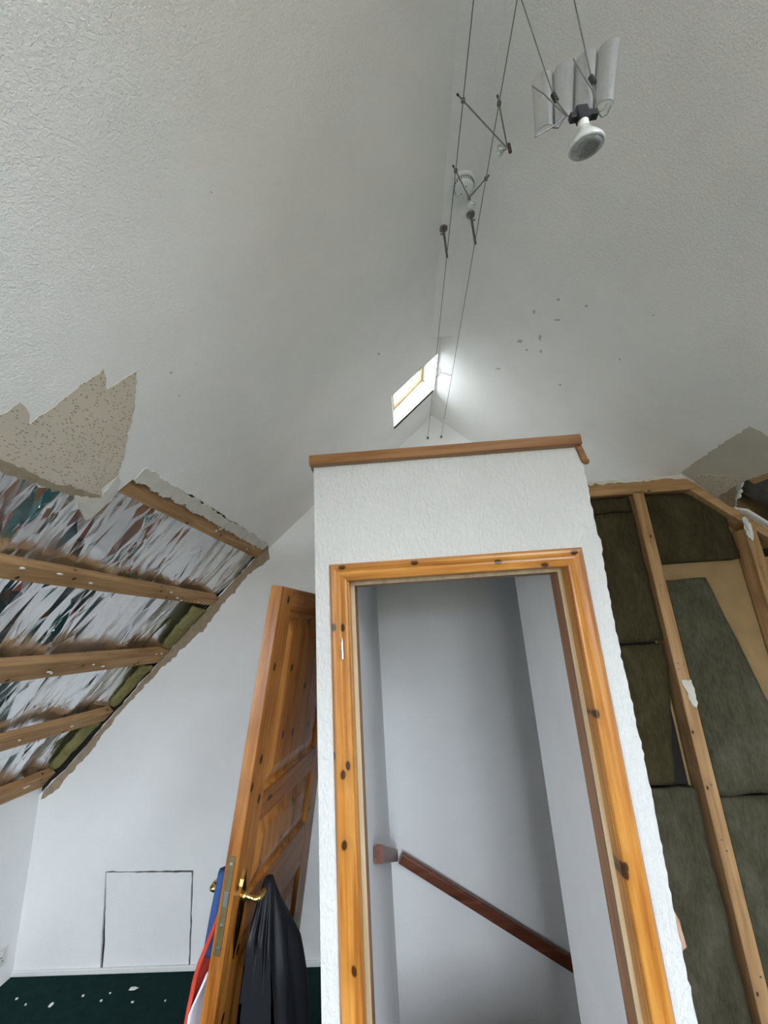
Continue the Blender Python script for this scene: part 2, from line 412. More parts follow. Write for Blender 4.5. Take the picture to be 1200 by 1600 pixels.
patch('torn_paper_flap', z1([(316, 580), (400, 592), (430, 600), (440, 570), (505, 490), (512, 520), (497, 565), (430, 640), (366, 688), (345, 650)]),
      at_lu, LU, .0040, 'torn_cream', sl, 'cream flap of torn paper', 3)
patch('stripped_patch', [(1063, 738), (1100, 712), (1140, 686), (1172, 666), (1186, 672), (1215, 690), (1240, 720), (1200, 738), (1160, 753), (1151, 782), (1147, 795), (1128, 786), (1105, 766), (1080, 748)],
      at_ru, RU, .0018, 'bare_plain', sr, 'beige patch where wallpaper is stripped', 4)
patch('stripped_patch', [(1084, 746), (1105, 741), (1130, 742), (1158, 744), (1154, 757), (1140, 764), (1122, 775), (1112, 770), (1096, 757)],
      at_ru, RU, .0030, 'bare_cream', sr, 'speckled plaster above the sloping plate', 5)
patch('torn_paper_strip', [(1122, 776), (1140, 765), (1152, 757), (1148, 792), (1138, 790)], at_ru, RU, .0040, 'torn_brown', sr, 'brown torn paper', 6)
for i, (px, py, w, h) in enumerate(((872, 468, 6, 4), (916, 478, 5, 4), (834, 487, 5, 6), (812, 533, 9, 5), (844, 528, 5, 9), (823, 547, 5, 3), (845, 549, 4, 5), (871, 500, 10, 3), (778, 576, 8, 3), (1021, 493, 3, 3), (968, 561, 3, 3), (875, 601, 4, 3))):
    patch('scuff_mark', [(px - w / 2, py), (px, py - h / 2), (px + w / 2, py - h / 4), (px + w / 3, py + h / 2), (px - w / 4, py + h / 3)], at_ru, RU, .0012, 'scuff', sr, 'grey scuff', 20 + i, .006, .0015)
for i, (px, py, w, h) in enumerate(((267, 582, 6, 5), (280, 618, 3, 3), (306, 568, 2, 2), (592, 553, 5, 4), (330, 300, 3, 3))):
    patch('scuff_mark', [(px - w / 2, py), (px, py - h / 2), (px + w / 2, py), (px, py + h / 2)], at_lu, LU, .0012, 'scuff', sl, 'grey speck', 40 + i, .006, .001)

# white broken board edge along the top batten
eu = [(XK + .012, 1.37 + .03 * k) for k in range(48)]
r_ = random.Random(11)
pu = [(x + .018 + r_.uniform(0, .012), y) for x, y in eu]; pd = [(x - .016 - r_.uniform(0, .006), y + .01) for x, y in eu]
slab2d(jag(pu, .01, .002, 5) + jag(pd[::-1], .01, .003, 6), [], LU, -.003, .008).build('torn_board_edge', 'torn_cream', sl)

# battens across the left opening
bat = struct(empty('roof_frame', LL(-1.6, 1.8)), 'rough pine battens across the stripped left slope')
for i, (xa, xb, y0, y1) in enumerate(((-.966, -1.022, 1.385, 2.842), (-1.277, -1.325, .45, 2.845), (-1.606, -1.678, .45, 2.845), (-1.945, -2.004, .45, 2.845), (-2.285, -2.365, .45, 2.845))):
    xc = (xa + xb) / 2; w = (xa - xb) * 1.42
    up_ = LL(0, 0, 1) - LL(0, 0, 0)
    G().beam(LL(xc, y0, .036), LL(xc + random.uniform(-.006, .006), y1, .036), up_, w, .048, .003).build('batten', 'raw1', bat)
    r = random.Random(i)
    for k in range(7):
        y = y0 + (y1 - y0) * (.35 + .62 * r.random()); x = xc + r.uniform(-.4, .4) * (xa - xb)
        blob(LL(x, y, .0105), (.006, .006 + .012 * r.random(), .005), i * 9 + k, 1).build('plaster_scrap', 'plaster_core', bat)
# rafters glimpsed behind the foil seams are left to the foil's own ridges

# ------------------------------------------------------------------ foil
seams = [.86, 1.36, 1.87, 2.42]
r_ = random.Random(21); P = []
def seam_at(x, y): return min(abs(y + .22 * (x + 1.6) - q) for q in seams)
for i in range(-1, 38):
    for j in range(-1, 122):
        x = -2.44 + i * .042 + r_.uniform(-.018, .018); y = .44 + j * .0202 + r_.uniform(-.009, .009) + .10 * (i % 2) * .13
        y -= .35 * (x + 1.7) * 0
        busy = noise.noise(Vector((x * 2.1, y * 2.6, 3)))
        if busy < -.02 and r_.random() < .6 and seam_at(x, y) > .06: continue           # calm stretches get few creases
        P.append((min(max(x, -2.46), -.86), min(max(y, .42), 2.862)))
for k in range(1500):                                                                   # tight crumples along the folds
    q = r_.choice(seams); x = r_.uniform(-2.44, -.88); y = q - .22 * (x + 1.6) + r_.gauss(0, .035)
    if .44 < y < 2.85: P.append((x, y))
P += [(-2.46, .42), (-.86, .42), (-2.46, 2.862), (-.86, 2.862)] + [(-2.46 + 1.6 * k / 40, 2.862) for k in range(1, 40)]
# creases run up the slope: triangulate in squeezed, sheared coordinates
vs, _, fs, orig, _, _ = delaunay_2d_cdt([Vector((x * .38, y + .22 * x)) for x, y in P], [], [], 0, 1e-6)
V = []
for v_ in vs:
    x = v_.x / .38; y = v_.y - .22 * x
    yy = y + .22 * (x + 1.6); ds = seam_at(x, y)
    dip = .026 * (1 - math.exp(-(ds / .07) ** 2)); sag = .010 * math.sin((x + 1.0) * 9.5)
    big = noise.noise(Vector((x * 2.2, yy * 4.0, 0))) * .016 + (1 - abs(noise.noise(Vector((x * 2.4 + 3, yy * 9.0, 1))))) ** 6 * .014
    calm = .40 + .60 * min(1, max(0, (2.45 - yy) / .5))
    V.append(LL(x, y, .070 - .047 * max(0, (y - 2.70) / .16) + dip + sag - big * calm + r_.gauss(0, .0024) * calm))
Fc = [tuple(f) for f in fs]
fo = link('foil_sheet', V, Fc, 'foil', None, False)
tag(fo, 'crumpled silver insulation foil behind the battens of the opened left ceiling', 'foil')

# yellow-green wool strips at the end of the foil
for i, (x0, x1) in enumerate(((-1.36, -1.60), (-1.70, -1.93), (-2.02, -2.27))):
    n = 12; V = []; Fc = []
    for a in range(n + 1):
        x = x0 + (x1 - x0) * a / n; w = (.055 + .075 * (1 - a / n) ** .7 + .012 * noise.noise(Vector((a * .9, i * 3.1, 0)))) * (1.15 if i == 0 else .8)
        for b in range(6):
            y = YB - .005 - w * b / 5
            V.append(LL(x, y, .016 + .020 * (b / 5) ** 2 + .010 * noise.noise(Vector((x * 30, y * 30, i)))))
    k = len(V); V += [LL(v_.x, v_.y, 0) + (LL(0, 0, .02) - LL(0, 0, 0)) + Vector((0, 0, v_.z - LL(v_.x, v_.y, 0).z)) for v_ in V]
    for a in range(n):
        for b in range(5):
            q = (a * 6 + b, a * 6 + b + 1, (a + 1) * 6 + b + 1, (a + 1) * 6 + b); Fc += [q, tuple(j + k for j in q)]
    for a in range(n):
        for b in (0, 5): Fc.append((a * 6 + b, (a + 1) * 6 + b, (a + 1) * 6 + b + k, a * 6 + b + k))
    for a in (0, n):
        for b in range(5): Fc.append((a * 6 + b, a * 6 + b + 1, a * 6 + b + 1 + k, a * 6 + b + k))
    o = link('wool_strip', V, Fc, 'wool_y', None, True)
    tag(o, ('upper, widest yellow-green wool strip beside the foil edge, above the third batten', 'middle yellow-green wool strip at the foil edge, just below the third batten',
            'lowest yellow-green wool strip at the foil edge, above the bottom batten')[i], 'insulation', 'wool strips along the foil edge')

# ------------------------------------------------------------------ walls
wl = struct(G().box((XL - .03, YR, -.1), (XL, YG, 1.36)).build('wall_left', 'plain'), 'white low eaves wall under the foil')
# end wall with the access hatch, its top edge torn
top = [(XL, .87), (-2.36, .897), (-2.24, 1.002), (-2.04, 1.227), (-1.70, 1.602), (-1.355, 1.967), (-1.0, 2.332), (-.93, 2.395)]
top = [(x, z + .026) for x, z in top]; topj = jag(top, .03, .003, 8)
Ht = at_y(165, 1362, YB); Hr = at_y(302, 1360, YB); Hb = at_y(157, 1510, YB); Hbr = at_y(297, 1510, YB)
hatch = [(Hb[0], .012), (Hbr[0], .012), Hr, Ht]
pan = jag([(Hb[0] + .012, .013), (Hb[0] + .012, .12), (Ht[0] + .006, Ht[1] - .02), (Ht[0] + .005, Ht[1] - .006), (Hr[0] - .14, Hr[1] - .006), (Hr[0] - .010, Hr[1] - .010), (Hr[0] - .007, Hr[1] - .05), (Hbr[0] - .009, .013)], .03, .0012, 4, True)
FW = lambda u, v, d: Vector((u, YB + d, v))
wb_out = [(XL, -.05), (-.30, -.05), (-.30, 2.40), (-.19, 2.40), (-.19, 3.055)] + topj[::-1]
wb = empty('wall_back', (-1.2, YB, 0)); struct(wb, 'white end wall with a torn sloping top edge')
slab2d(wb_out, [jag(hatch, .04, .001, 2, True)], FW, 0, .0125).build('plasterboard', 'plain', wb)
o = slab2d(pan, [], FW, .001, .0125).build('hatch_panel', 'plain', wb); o['label'] = 'white access hatch outlined by dark cracks'
slab2d(rect(Hb[0] - .1, -.05, Hbr[0] + .1, Ht[1] + .1), [], FW, .018, .03).build('backing_sheet', 'crack', wb)
slab2d([(XL, .80), (-.30, 2.30), (-.30, 3.15), (XL, 1.40)], [], FW, .0135, .026).build('backing_sheet', 'void', wb)  # dark sheet added as the shaded gap above the wall
# torn brown paper along the top edge
tp = [(-2.36, .895), (-2.24, 1.00), (-2.04, 1.225), (-1.70, 1.60), (-1.355, 1.965), (-1.0, 2.328), (-.955, 2.36)]
tq = [(-.94, 2.29), (-.99, 2.25), (-1.06, 2.215), (-1.16, 2.11), (-1.24, 2.03), (-1.345, 1.885), (-1.45, 1.79), (-1.56, 1.69), (-1.69, 1.575), (-1.79, 1.47), (-1.95, 1.31), (-2.0, 1.245), (-2.1, 1.105), (-2.19, 1.01), (-2.24, .965), (-2.3, .90), (-2.37, .87)]
tp = [(x, z + .024) for x, z in tp]
o = slab2d(jag(tp, .03, .002, 9) + jag(tq, .02, .006, 10), [], FW, -.0015, .002).build('torn_paper_strip', 'torn_brown', wb); o['label'] = 'brown torn paper edge'
struct(G().box((XL, YB - .012, 0), (BX0, YB, .026), .003).build('baseboard_back', 'white_pl'), 'thin white strip at the foot of the end wall')
# far gable
FG = lambda u, v, d: Vector((u, YG + d, v))
struct(slab2d([(XL - .5, -2.4), (XR + .5, -2.4), (XR + .5, APEX + .30 - SL * (XR + .5 - RIDGE)), (RIDGE, APEX + .30), (XL - .5, APEX + .30 - SL * (RIDGE - XL + .5))], [], FG, 0, .04).build('wall_gable', 'plain'), 'white gable wall at the far end of the loft and stair')
# wall behind the camera with its added daylight window
rw = (-.5, .6, 1.6, 2.4)
FR = lambda u, v, d: Vector((u, YR - d, v))
struct(slab2d([(XL - .5, -.2), (XR + .5, -.2), (XR + .5, 1.4), (RIDGE, APEX + .5), (XL - .5, 1.4)], [rect(*rw)], FR, 0, .25).build('wall_rear', 'plain'), 'white gable wall behind the viewer')
struct(G().box((XR, YR, -.1), (XR + .03, YG, 1.36)).build('wall_eaves', 'plain'), 'white low eaves wall on the right')
# outer roof
rf = struct(empty('roof', (0, 0, 2)), 'dark roof boards above the ceiling')
slab2d([(XL - .4, YR - .2), (RIDGE + .15, YR - .2), (RIDGE + .15, YG + .05), (XL - .4, YG + .05)], [rect(.10, SY0 - .02, .49, SY1 + .32), rect(lwin[0] - .03, lwin[1] - .02, lwin[2] + .09, lwin[3] + .02)], LU, .225, .25).build('roof_deck', 'void', rf)
slab2d([(RIDGE - .15, YR - .2), (XR + .4, YR - .2), (XR + .4, YG + .05), (RIDGE - .15, YG + .05)], [rect(*rwin)], RU, .225, .25).build('roof_deck', 'void', rf)
G().box((RIDGE - .03, YR - .2, APEX + .29), (RIDGE + .03, YG + .05, APEX + .36)).build('ridge_cap', 'void', rf)

# ------------------------------------------------------------------ windows
def frame_ring(g, u0, v0, u1, v1, w, fn, d0, d1):
    for a in ((u0, v0, u0 + w, v1), (u1 - w, v0, u1, v1), (u0 + w, v0, u1 - w, v0 + w), (u0 + w, v1 - w, u1 - w, v1)):
        gg = slab2d(rect(*a), [], fn, d0, d1); g.add(gg.v, gg.f)
    return g
# roof window on the far left slope
wn = struct(empty('window_1', LU(.17, 2.63)), 'small roof window in a deep white reveal near the ridge')
A0, B0, A1, B1 = (sky0, LU(sky0, 0).z), (sky1, LU(sky1, 0).z), (.012, 1.650 + H), (.263, 1.897 + H)
def quad(a, b, c, d, name, mat, par, th):
    th = Vector(th); V = [Vector(p) for p in (a, b, c, d)]; V += [p + th for p in V]
    return link(name, V, [(0, 1, 2, 3), (4, 5, 6, 7), (0, 1, 5, 4), (1, 2, 6, 5), (2, 3, 7, 6), (3, 0, 4, 7)], mat, par)
P3 = lambda p, y: (p[0], y, p[1])
quad(P3(A0, SY1), P3(B0, SY1), P3(B1, SY1), P3(A1, SY1), 'reveal', 'plain', wn, (0, .012, 0))
quad(P3(A0, SY0), P3(B0, SY0), P3(B1, SY0), P3(A1, SY0), 'reveal', 'plain', wn, (0, -.012, 0))
quad(P3(B0, SY0), P3(B0, SY1), P3(B1, SY1), P3(B1, SY0), 'reveal', 'plain', wn, (.008, 0, .01))
quad(P3(A0, SY0), P3(A0, SY1), P3(A1, SY1), P3(A1, SY0), 'reveal', 'plain', wn, (-.012, 0, .0))
ang = Vector((B1[0] - A1[0], 0, B1[1] - A1[1])); LG = ang.length; ang.normalize(); nrm = Vector((-ang.z, 0, ang.x))
FS = lambda u, v, d: Vector((A1[0], SY0 + v, A1[1])) + ang * u + nrm * d
frame_ring(G(), -.02, -.02, LG + .02, SY1 - SY0 + .02, .036, FS, 0, .014).build('window_frame', 'pale_y', wn)
frame_ring(G(), .02, .02, LG - .02, SY1 - SY0 - .02, .008, FS, .010, .018).build('sash', 'pale_y', wn)
slab2d(rect(.02, .02, LG - .02, SY1 - SY0 - .02), [], FS, .017, .020).build('pane', 'glass_dimmed', wn)
portal(FS(LG / 2, (SY1 - SY0) / 2, .03), -nrm, LG, SY1 - SY0, ang)
# two unseen roof windows, added to bring in daylight
for nm, wn_, fn, nin, alo, kk in (('added_window_2', rwin, RU, (-.6717, 0, -.7408), (.7408, 0, -.6717), 1.35), ('added_window_4', lwin, LL, (.7134, 0, -.7008), (.7008, 0, .7134), 1.427)):
    wn = struct(empty(nm, fn((wn_[0] + wn_[2]) / 2, (wn_[1] + wn_[3]) / 2)), 'added unseen roof window letting in daylight')
    for a in ((wn_[0] - .012, wn_[1], wn_[0], wn_[3]), (wn_[2], wn_[1], wn_[2] + .012, wn_[3]), (wn_[0], wn_[1] - .012, wn_[2], wn_[1]), (wn_[0], wn_[3], wn_[2], wn_[3] + .012)):
        slab2d(rect(*a), [], fn, 0, .19).build('reveal', 'plain', wn)
    frame_ring(G(), wn_[0] - .02, wn_[1] - .02, wn_[2] + .02, wn_[3] + .02, .06, fn, .15, .20).build('window_frame', 'pine1', wn)
    slab2d(rect(wn_[0] + .03, wn_[1] + .03, wn_[2] - .03, wn_[3] - .03), [], fn, .175, .18).build('pane', 'glass', wn)
    portal(fn((wn_[0] + wn_[2]) / 2, (wn_[1] + wn_[3]) / 2, .19), nin, (wn_[2] - wn_[0]) * kk, wn_[3] - wn_[1], alo)
# unseen gable window, added behind the camera for its daylight
wn = struct(empty('added_window_3', (rw[0], YR, rw[1])), 'added unseen daylight window behind the viewer')
frame_ring(G(), *rw, .06, FR, .10, .17).build('window_frame', 'pine2', wn)
G().box(((rw[0] + rw[2]) / 2 - .03, YR - .16, rw[1] + .06), ((rw[0] + rw[2]) / 2 + .03, YR - .11, rw[3] - .06)).build('mullion', 'pine2', wn)
slab2d(rect(rw[0] + .05, rw[1] + .05, rw[2] - .05, rw[3] - .05), [], FR, .135, .14).build('pane', 'glass', wn)
portal(((rw[0] + rw[2]) / 2, YR - .2, (rw[1] + rw[3]) / 2), (0, 1, 0), rw[2] - rw[0], rw[3] - rw[1], (1, 0, 0))

# ------------------------------------------------------------------ stair box
FB = lambda u, v, d: Vector((u, BY + d, v))
wp = struct(empty('wall_partition', (0, BY, 0)), 'white relief-papered front of the stair box around the doorway')
right = jag([(.706, -.02), (.705, .9), (.713, 1.2), (.708, 1.75), (.716, 1.95), (.722, 2.02), (.714, 2.04), (.716, 2.395)], .016, .0013, 12)
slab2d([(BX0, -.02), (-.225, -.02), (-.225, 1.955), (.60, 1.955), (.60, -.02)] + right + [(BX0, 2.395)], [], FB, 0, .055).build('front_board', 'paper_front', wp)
G().box((BX0, BY + .055, -.02), (-.2255, YB + .011, 2.395)).build('side_board', 'plain', wp)
G().box((-.29, YB + .012, -2.38), (-.232, YG, 2.395)).build('stair_wall', 'plain', wp)
G().box((-.2315, BY + .13, -2.38), (-.222, YG, 2.36)).build('stair_wall', 'plain', wp)
link('loft_return', *(lambda g_: (g_.v, g_.f))(slab2d([(YB + .0125, 2.3), (YG, 2.3), (YG, 3.06), (YB + .0125, 3.06)], [], lambda u, v, d: Vector((-.19 - d, u, v)), 0, .05)), 'plain', wp)
G().box((.602, BY + .055, -2.38), (.70, 2.285, 2.36)).build('stair_wall', 'plain', wp)
G().box((-.30, BY + .056, 2.36), (.70, YG, 2.39)).build('box_lid', 'plain', wp)
G().box((.60, 2.19, 2.40), (1.66, YG, 2.43)).build('stair_ceiling', 'plain', wp)
o = link('plaster_scrap', *(lambda g_: (g_.v, g_.f))(blob((.713, BY + .03, .86), (.018, .02, .055), 4, 2, .3)), 'pink', wp)
# batten on the rim of the box
tr = struct(empty('trim_1', (0, BY, 2.4)), 'brown wooden strip along the top of the stair box')
G().beam((BX0 - .012, BY - .006, 2.409), (BX1 + .002, BY - .006, 2.409), (0, 0, 1), .05, .042, .003).build('front_strip', 'trimwood', tr)
G().beam((BX1 - .006, BY - .0, 2.395), (BX1 + .010, BY + .0, 2.322), (0, 1, 0), .024, .02, .002).build('broken_end', 'trimwood', tr)
blob((BX1 + .012, BY - .004, 2.325), (.013, .013, .012), 3, 2, .25).build('knob', 'trimwood', tr)
G().beam((BX0 - .0, BY + .02, 2.409), (BX0 - .0, YB - .01, 2.409), (0, 0, 1), .03, .042, .003).build('side_strip', 'trimwood', tr)

# ------------------------------------------------------------------ doorway
dr = struct(empty('door_1', (.19, BY, 0)), 'orange pine door frame without its door')
AL, AR, AT, AWD = -.270, .646, 1.997, .066
prof = [(0, 0), (0, -.006), (.004, -.010), (.010, -.0185), (.018, -.0195), (.026, -.015), (.031, -.0115), (.039, -.0125), (.050, -.018), (.057, -.0205), (.063, -.019), (.066, -.014), (.066, 0)]
def arch_leg(x_out, sgn):
    g_ = G(); n = len(prof)
    V = [Vector((x_out + sgn * u, BY + v, 0)) for u, v in prof] + [Vector((x_out + sgn * u, BY + v, AT - u)) for u, v in prof]
    g_.add(V, [(j, (j + 1) % n, n + (j + 1) % n, n + j) for j in range(n)] + [tuple(range(n))]); return g_
arch_leg(AL, 1).build('architrave', 'pine2', dr); arch_leg(AR, -1).build('architrave', 'pine2', dr)
n = len(prof); V = [Vector((AL + u, BY + v, AT - u)) for u, v in prof] + [Vector((AR - u, BY + v, AT - u)) for u, v in prof]
link('architrave', V, [(j, (j + 1) % n, n + (j + 1) % n, n + j) for j in range(n)], 'pine0', dr)
JL, JR, JT = -.2, .578, 1.935
dl = (.17, .082, .028)
M['lining'] = pine('brown_pine_lining', 2, (.42, .215, .10), (.34, .16, .07), (.24, .10, .042), .45, .7, .4, 9.1)
M['liningx'] = pine('brown_pine_lining_head', 0, (.42, .215, .10), (.34, .16, .07), (.24, .10, .042), .45, .7, .4, 9.1)
G().box((JL - .03, BY - .002, 0), (JL, BY + .045, JT)).build('jamb', 'pine2', dr)
G().box((JL - .03, BY + .047, 0), (JL + .014, BY + .128, JT - .014)).build('jamb_lining', 'lining', dr)
G().box((JR, BY - .002, 0), (JR + .03, BY + .045, JT)).build('jamb', 'pine2', dr)
G().box((JR - .014, BY + .047, 0), (JR + .03, BY + .128, JT - .014)).build('jamb_lining', 'lining', dr)
G().box((JL - .03, BY - .002, JT), (JR + .03, BY + .045, JT + .03)).build('head', 'pine0', dr)
G().box((JL - .03, BY + .047, JT - .014), (JR + .03, BY + .128, JT + .03)).build('head_lining', 'liningx', dr)
for nm, a, b in (('door_stop', (JL, BY + .042, 0), (JL + .0142, BY + .0468, JT - .014)), ('door_stop', (JR - .0142, BY + .042, 0), (JR, BY + .0468, JT - .014)), ('door_stop', (JL, BY + .042, JT - .0142), (JR, BY + .0468, JT))):
    o = G().box(a, b).build(nm, 'pale', dr); o['label'] = 'pale unvarnished stop'
hx, hz = at_y(535, 1013, BY - .018)
o = G().tube([(hx, BY - .020, hz - .034), (hx, BY - .020, hz + .002), (hx, BY - .020, hz + .002), (hx, BY - .020, hz + .022), (hx, BY - .020, hz + .034)], [.006, .006, .0045, .0045, .003], 10).build('hinge', 'steel', dr); o['label'] = 'bare steel hinge half'

# ------------------------------------------------------------------ stairs inside
st = struct(empty('stairs', (.2, 2.4, -.2)), 'winding stair going down to the right')
for k in range(5):
    y = 1.66 + .235 * k; z = -.20 * k
    G().box((-.22, y, z - .20), (.60, y + .02, z - (.0 if k else .002))).build('riser', 'stair', st)
    G().box((-.22, y, z - .23), (.60, y + .255 if k < 4 else YG, z - .20)).build('tread', 'stair', st)
for k in range(4):
    G().box((.60 + .25 * k, 2.29, -1.25 - .2 * k), (.87 + .25 * k, YG, -1.22 - .2 * k)).build('tread', 'stair', st)
    G().box((.60 + .25 * k, 2.29, -1.23 - .2 * k), (.615 + .25 * k, YG, -1.02 - .2 * k)).build('riser', 'stair', st)
sw = struct(empty('wall_stairwell', (1.2, 2.4, -1)), 'white enclosure of the lower stair')
G().box((-.35, 1.5, -2.40), (3.15, 3.32, -2.36)).build('lower_floor', 'stair', sw)
G().box((.60, 2.24, -2.38), (3.12, 2.284, .0)).build('lower_wall', 'plain', sw)
G().box((-.30, 1.60, -2.38), (.70, 1.64, -.121)).build('lower_wall', 'plain', sw)
G().box((2.86, 2.25, -2.38), (2.90, 3.3, 2.0)).build('lower_wall', 'plain', sw)
G().box((2.86, 2.2, -.12), (3.2, 3.3, -.08)).build('lower_floor', 'void', sw)
hr = empty('handrail', (-.19, 2.1, .8)); tag(hr, 'dark red-brown wooden handrail descending along the white stair wall', 'handrail')
def raised(p, q, mat, name, w=.042, h=.066):
    p, q = Vector(p), Vector(q); d = (q - p).normalized(); x = d.cross(Vector((0, 0, 1))).normalized(); u = x.cross(d)
    pr = []
    for cx, cy in ((1, 1), (-1, 1), (-1, -1), (1, -1)):
        for k in range(5):
            a = math.atan2(cy, cx) - math.pi / 4 + k * math.pi / 8
            pr.append((cx * (w / 2 - .011) + math.cos(a) * .011, cy * (h / 2 - .011) + math.sin(a) * .011))
    g_ = G(); g_.prism(pr, lambda a, b, t: p.lerp(q, t) + x * a + u * b, 0, 1); return g_.build(name, mat, hr)
raised((-.198, 2.12, H - .925), (-.192, 3.18, H - 1.40), 'raily', 'rail')
raised((-.155, 3.21, H - 1.425), (1.05, 3.21, H - 2.125), 'rail', 'rail')
for p in ((-.222, 2.3, H - 1.03), (-.222, 3.0, H - 1.34)):
    G().tube([p, (p[0] + .022, p[1], p[2])], .012, 8).build('bracket', 'dark_metal', hr)
G().tube([(.35, YG - .002, H - 1.76), (.35, YG - .04, H - 1.72)], .010, 8).build('bracket', 'dark_metal', hr)

# ------------------------------------------------------------------ stud wall on the right
SW = 2.185
ws = struct(empty('wall_right', (1.3, SW, 0)), 'stripped stud wall filled with mineral wool')
def stud(x0, x1, z0, z1, name='stud', d=.09, lean=0):
    return G().beam(((x0 + x1) / 2 + lean, SW + d / 2, z0), ((x0 + x1) / 2, SW + d / 2, z1), (0, 1, 0), x1 - x0, d, .003).build(name, 'raw2', ws)
s1 = stud(1.272, 1.330, 0, H + .645); s2 = stud(1.79, 1.848, 0, H + .40)
stud(.72, .76, 0, H + .645); stud(2.3, 2.358, 0, H - .02)
G().box((.70, SW, H + .634), (1.60, SW + .09, H + .706), .003).build('top_plate', 'raw0', ws)
G().beam((1.575, SW + .048, H + .668), (2.75, SW + .048, H + .668 - SL * 1.175), (.67, 0, .74), .09, .05, .003).build('sloping_plate', 'raw0', ws)
G().box((1.262, 2.285, -1.4), (2.85, 2.297, 2.40)).build('backing_sheet', 'board_brown', ws)
G().box((.70, 2.285, -1.4), (1.2615, 2.297, 2.40)).build('backing_sheet', 'void', ws)  # dark half of the board: shade between the slabs put into colour
# white crumbs of board left along the plate
r_ = random.Random(12); xs_ = [.70 + .03 * k for k in range(30)]
slab2d(jag([(x, H + .716) for x in xs_], .02, .001, 1) + jag([(x, H + .704 - r_.uniform(0, .014)) for x in xs_[::-1]], .01, .002, 2), [], lambda u, v, d: Vector((u, SW + d, v)), -.006, .0).build('torn_board_edge', 'torn_cream', ws)
r_ = random.Random(3)
for par, x0, x1, ys in ((s1, 1.272, 1.330, SW), (s2, 1.79, 1.848, SW)):
    for k in range(9):
        z = .3 + r_.random() * 1.9; x = x0 + .012 + r_.random() * .034
        G().lathe((x, ys + .001, z), (0, -1, 0), [(0, .004), (.002, .004), (.0022, 0)], 8).build('nail', 'dark_metal', par)
FSW = lambda u, v, d: Vector((u, SW + d, v))
pz = H - .31
o = slab2d(jag([(1.283, pz), (1.329, pz), (1.3315, pz - .055), (1.333, pz - .10), (1.322, pz - .122), (1.306, pz - .112), (1.296, pz - .085), (1.300, pz - .06), (1.288, pz - .03)], .012, .002, 6, True), [], FSW, -.006, .002).build('plaster_scrap', 'torn_cream', s1); o['label'] = 'white plaster scrap'
for i, (cx, cz, rx, rz) in enumerate(((1.845, H + .10, .016, .05), (1.835, H + .02, .03, .04), (1.850, H - .03, .035, .045), (1.825, H - .075, .03, .03), (1.855, H + .045, .02, .03))):
    blob((cx, SW - .018, cz), (rx, .022, rz), 30 + i, 3, .9).build('plaster_scrap', 'ceramic', s2)
blob((1.80, SW - .008, H + .40), (.014, .010, .05), 51, 3, .8).build('plaster_scrap', 'ceramic', s2)
# timbers and void seen in the right opening
G().beam(RU(1.695, 1.972, .036), RU(1.695, 1.2, .036), (.67, 0, .74), .058, .045, .003).build('batten', 'raw1', bat)
G().beam(RU(1.86, 2.12, .10), RU(2.5, 2.12, .10), (.67, 0, .74), .05, .10, .003).build('rafter', 'raw0', bat)
G().box((1.848, SW + .02, H + .20), (2.31, SW + .08, H + .25), .003).build('noggin', 'raw0', ws)
G().box((1.848, SW + .085, .0), (2.6, SW + .095, H + .3)).build('backing_sheet', 'void', ws)  # dark sheet standing in for the shaded void beyond the stud

def slab(name, xl, xr, zb, zt, ztop, y0, th, mat, label, seed, amp=.008, nx=26, nz=34):
    V = []; Fc = []
    for b in range(nz + 1):
        for a in range(nx + 1):
            z = zb + (zt - zb) * b / nz; l, r = xl(z), xr(z)
            x = l + (r - l) * a / nx
            z = z + .006 * noise.noise(Vector((x * 9, z * 3, seed * 5))); x += .006 * noise.noise(Vector((z * 9, seed, 2)))
            if ztop: z = min(z, ztop(x))
            ed = min(a, nx - a, b, nz - b); rnd = .012 * max(0, 1 - ed / 1.5)
            y = y0 + rnd + amp * (noise.noise(Vector((x * 6, z * 4, seed))) + .5 * noise.noise(Vector((x * 19, z * 13, seed))))
            V.append((x, y, z))
    k = len(V); V += [(x, y0 + th, z) for x, y, z in V]; w = nx + 1
    for b in range(nz):
        for a in range(nx):
            q = (b * w + a, b * w + a + 1, (b + 1) * w + a + 1, (b + 1) * w + a); Fc += [q, tuple(i + k for i in q)]
    for b in range(nz):
        for a in (0, nx): Fc.append((b * w + a, (b + 1) * w + a, (b + 1) * w + a + k, b * w + a + k))
    for a in range(nx):
        for b in (0, nz): Fc.append((b * w + a, b * w + a + 1, b * w + a + 1 + k, b * w + a + k))
    return tag(link(name, V, Fc, mat, None, True), label, 'insulation', 'mineral wool slabs in the stud wall')
C = lambda v: (lambda z: v)
IG = .765
slab('insulation_slab', C(IG), C(1.268), H + .545, H + .628, None, SW + .03, .06, 'wool', 'narrow brown wool offcut wedged under the top plate left of the first stud', 1, .006, 24, 8)
slab('insulation_slab', C(IG), C(1.266), H - .128, H + .538, None, SW + .022, .065, 'wool', 'upper olive wool slab between stair box and first stud, below the offcut', 2)
slab('insulation_slab', C(IG), lambda z: 1.262 - .09 * max(0, (H - .25 - z)) / .5, H - .755, H - .142, None, SW + .030, .06, 'wool', 'middle olive wool slab left of the first stud, with a dark gap beside it', 3)
slab('insulation_slab', C(IG), C(1.255), .003, H - .772, None, SW + .026, .06, 'wool_g', 'lowest wool slab left of the first stud, standing on the floor', 4)
slab('insulation_slab', C(1.336), lambda z: 1.752, H + .252, H + .628, lambda x: H + .60 - SL * (x - 1.60), SW + .030, .06, 'wool', 'wool slab with sloping top corner right of the first stud', 5)
slab('insulation_slab', C(1.336), lambda z: 1.545 + (H + .16 - z) * .215, H - .80, H + .165, None, SW + .012, .06, 'wool_g', 'tall grey-green wool slab leaning right of the first stud, brown board beside it', 6, .010)
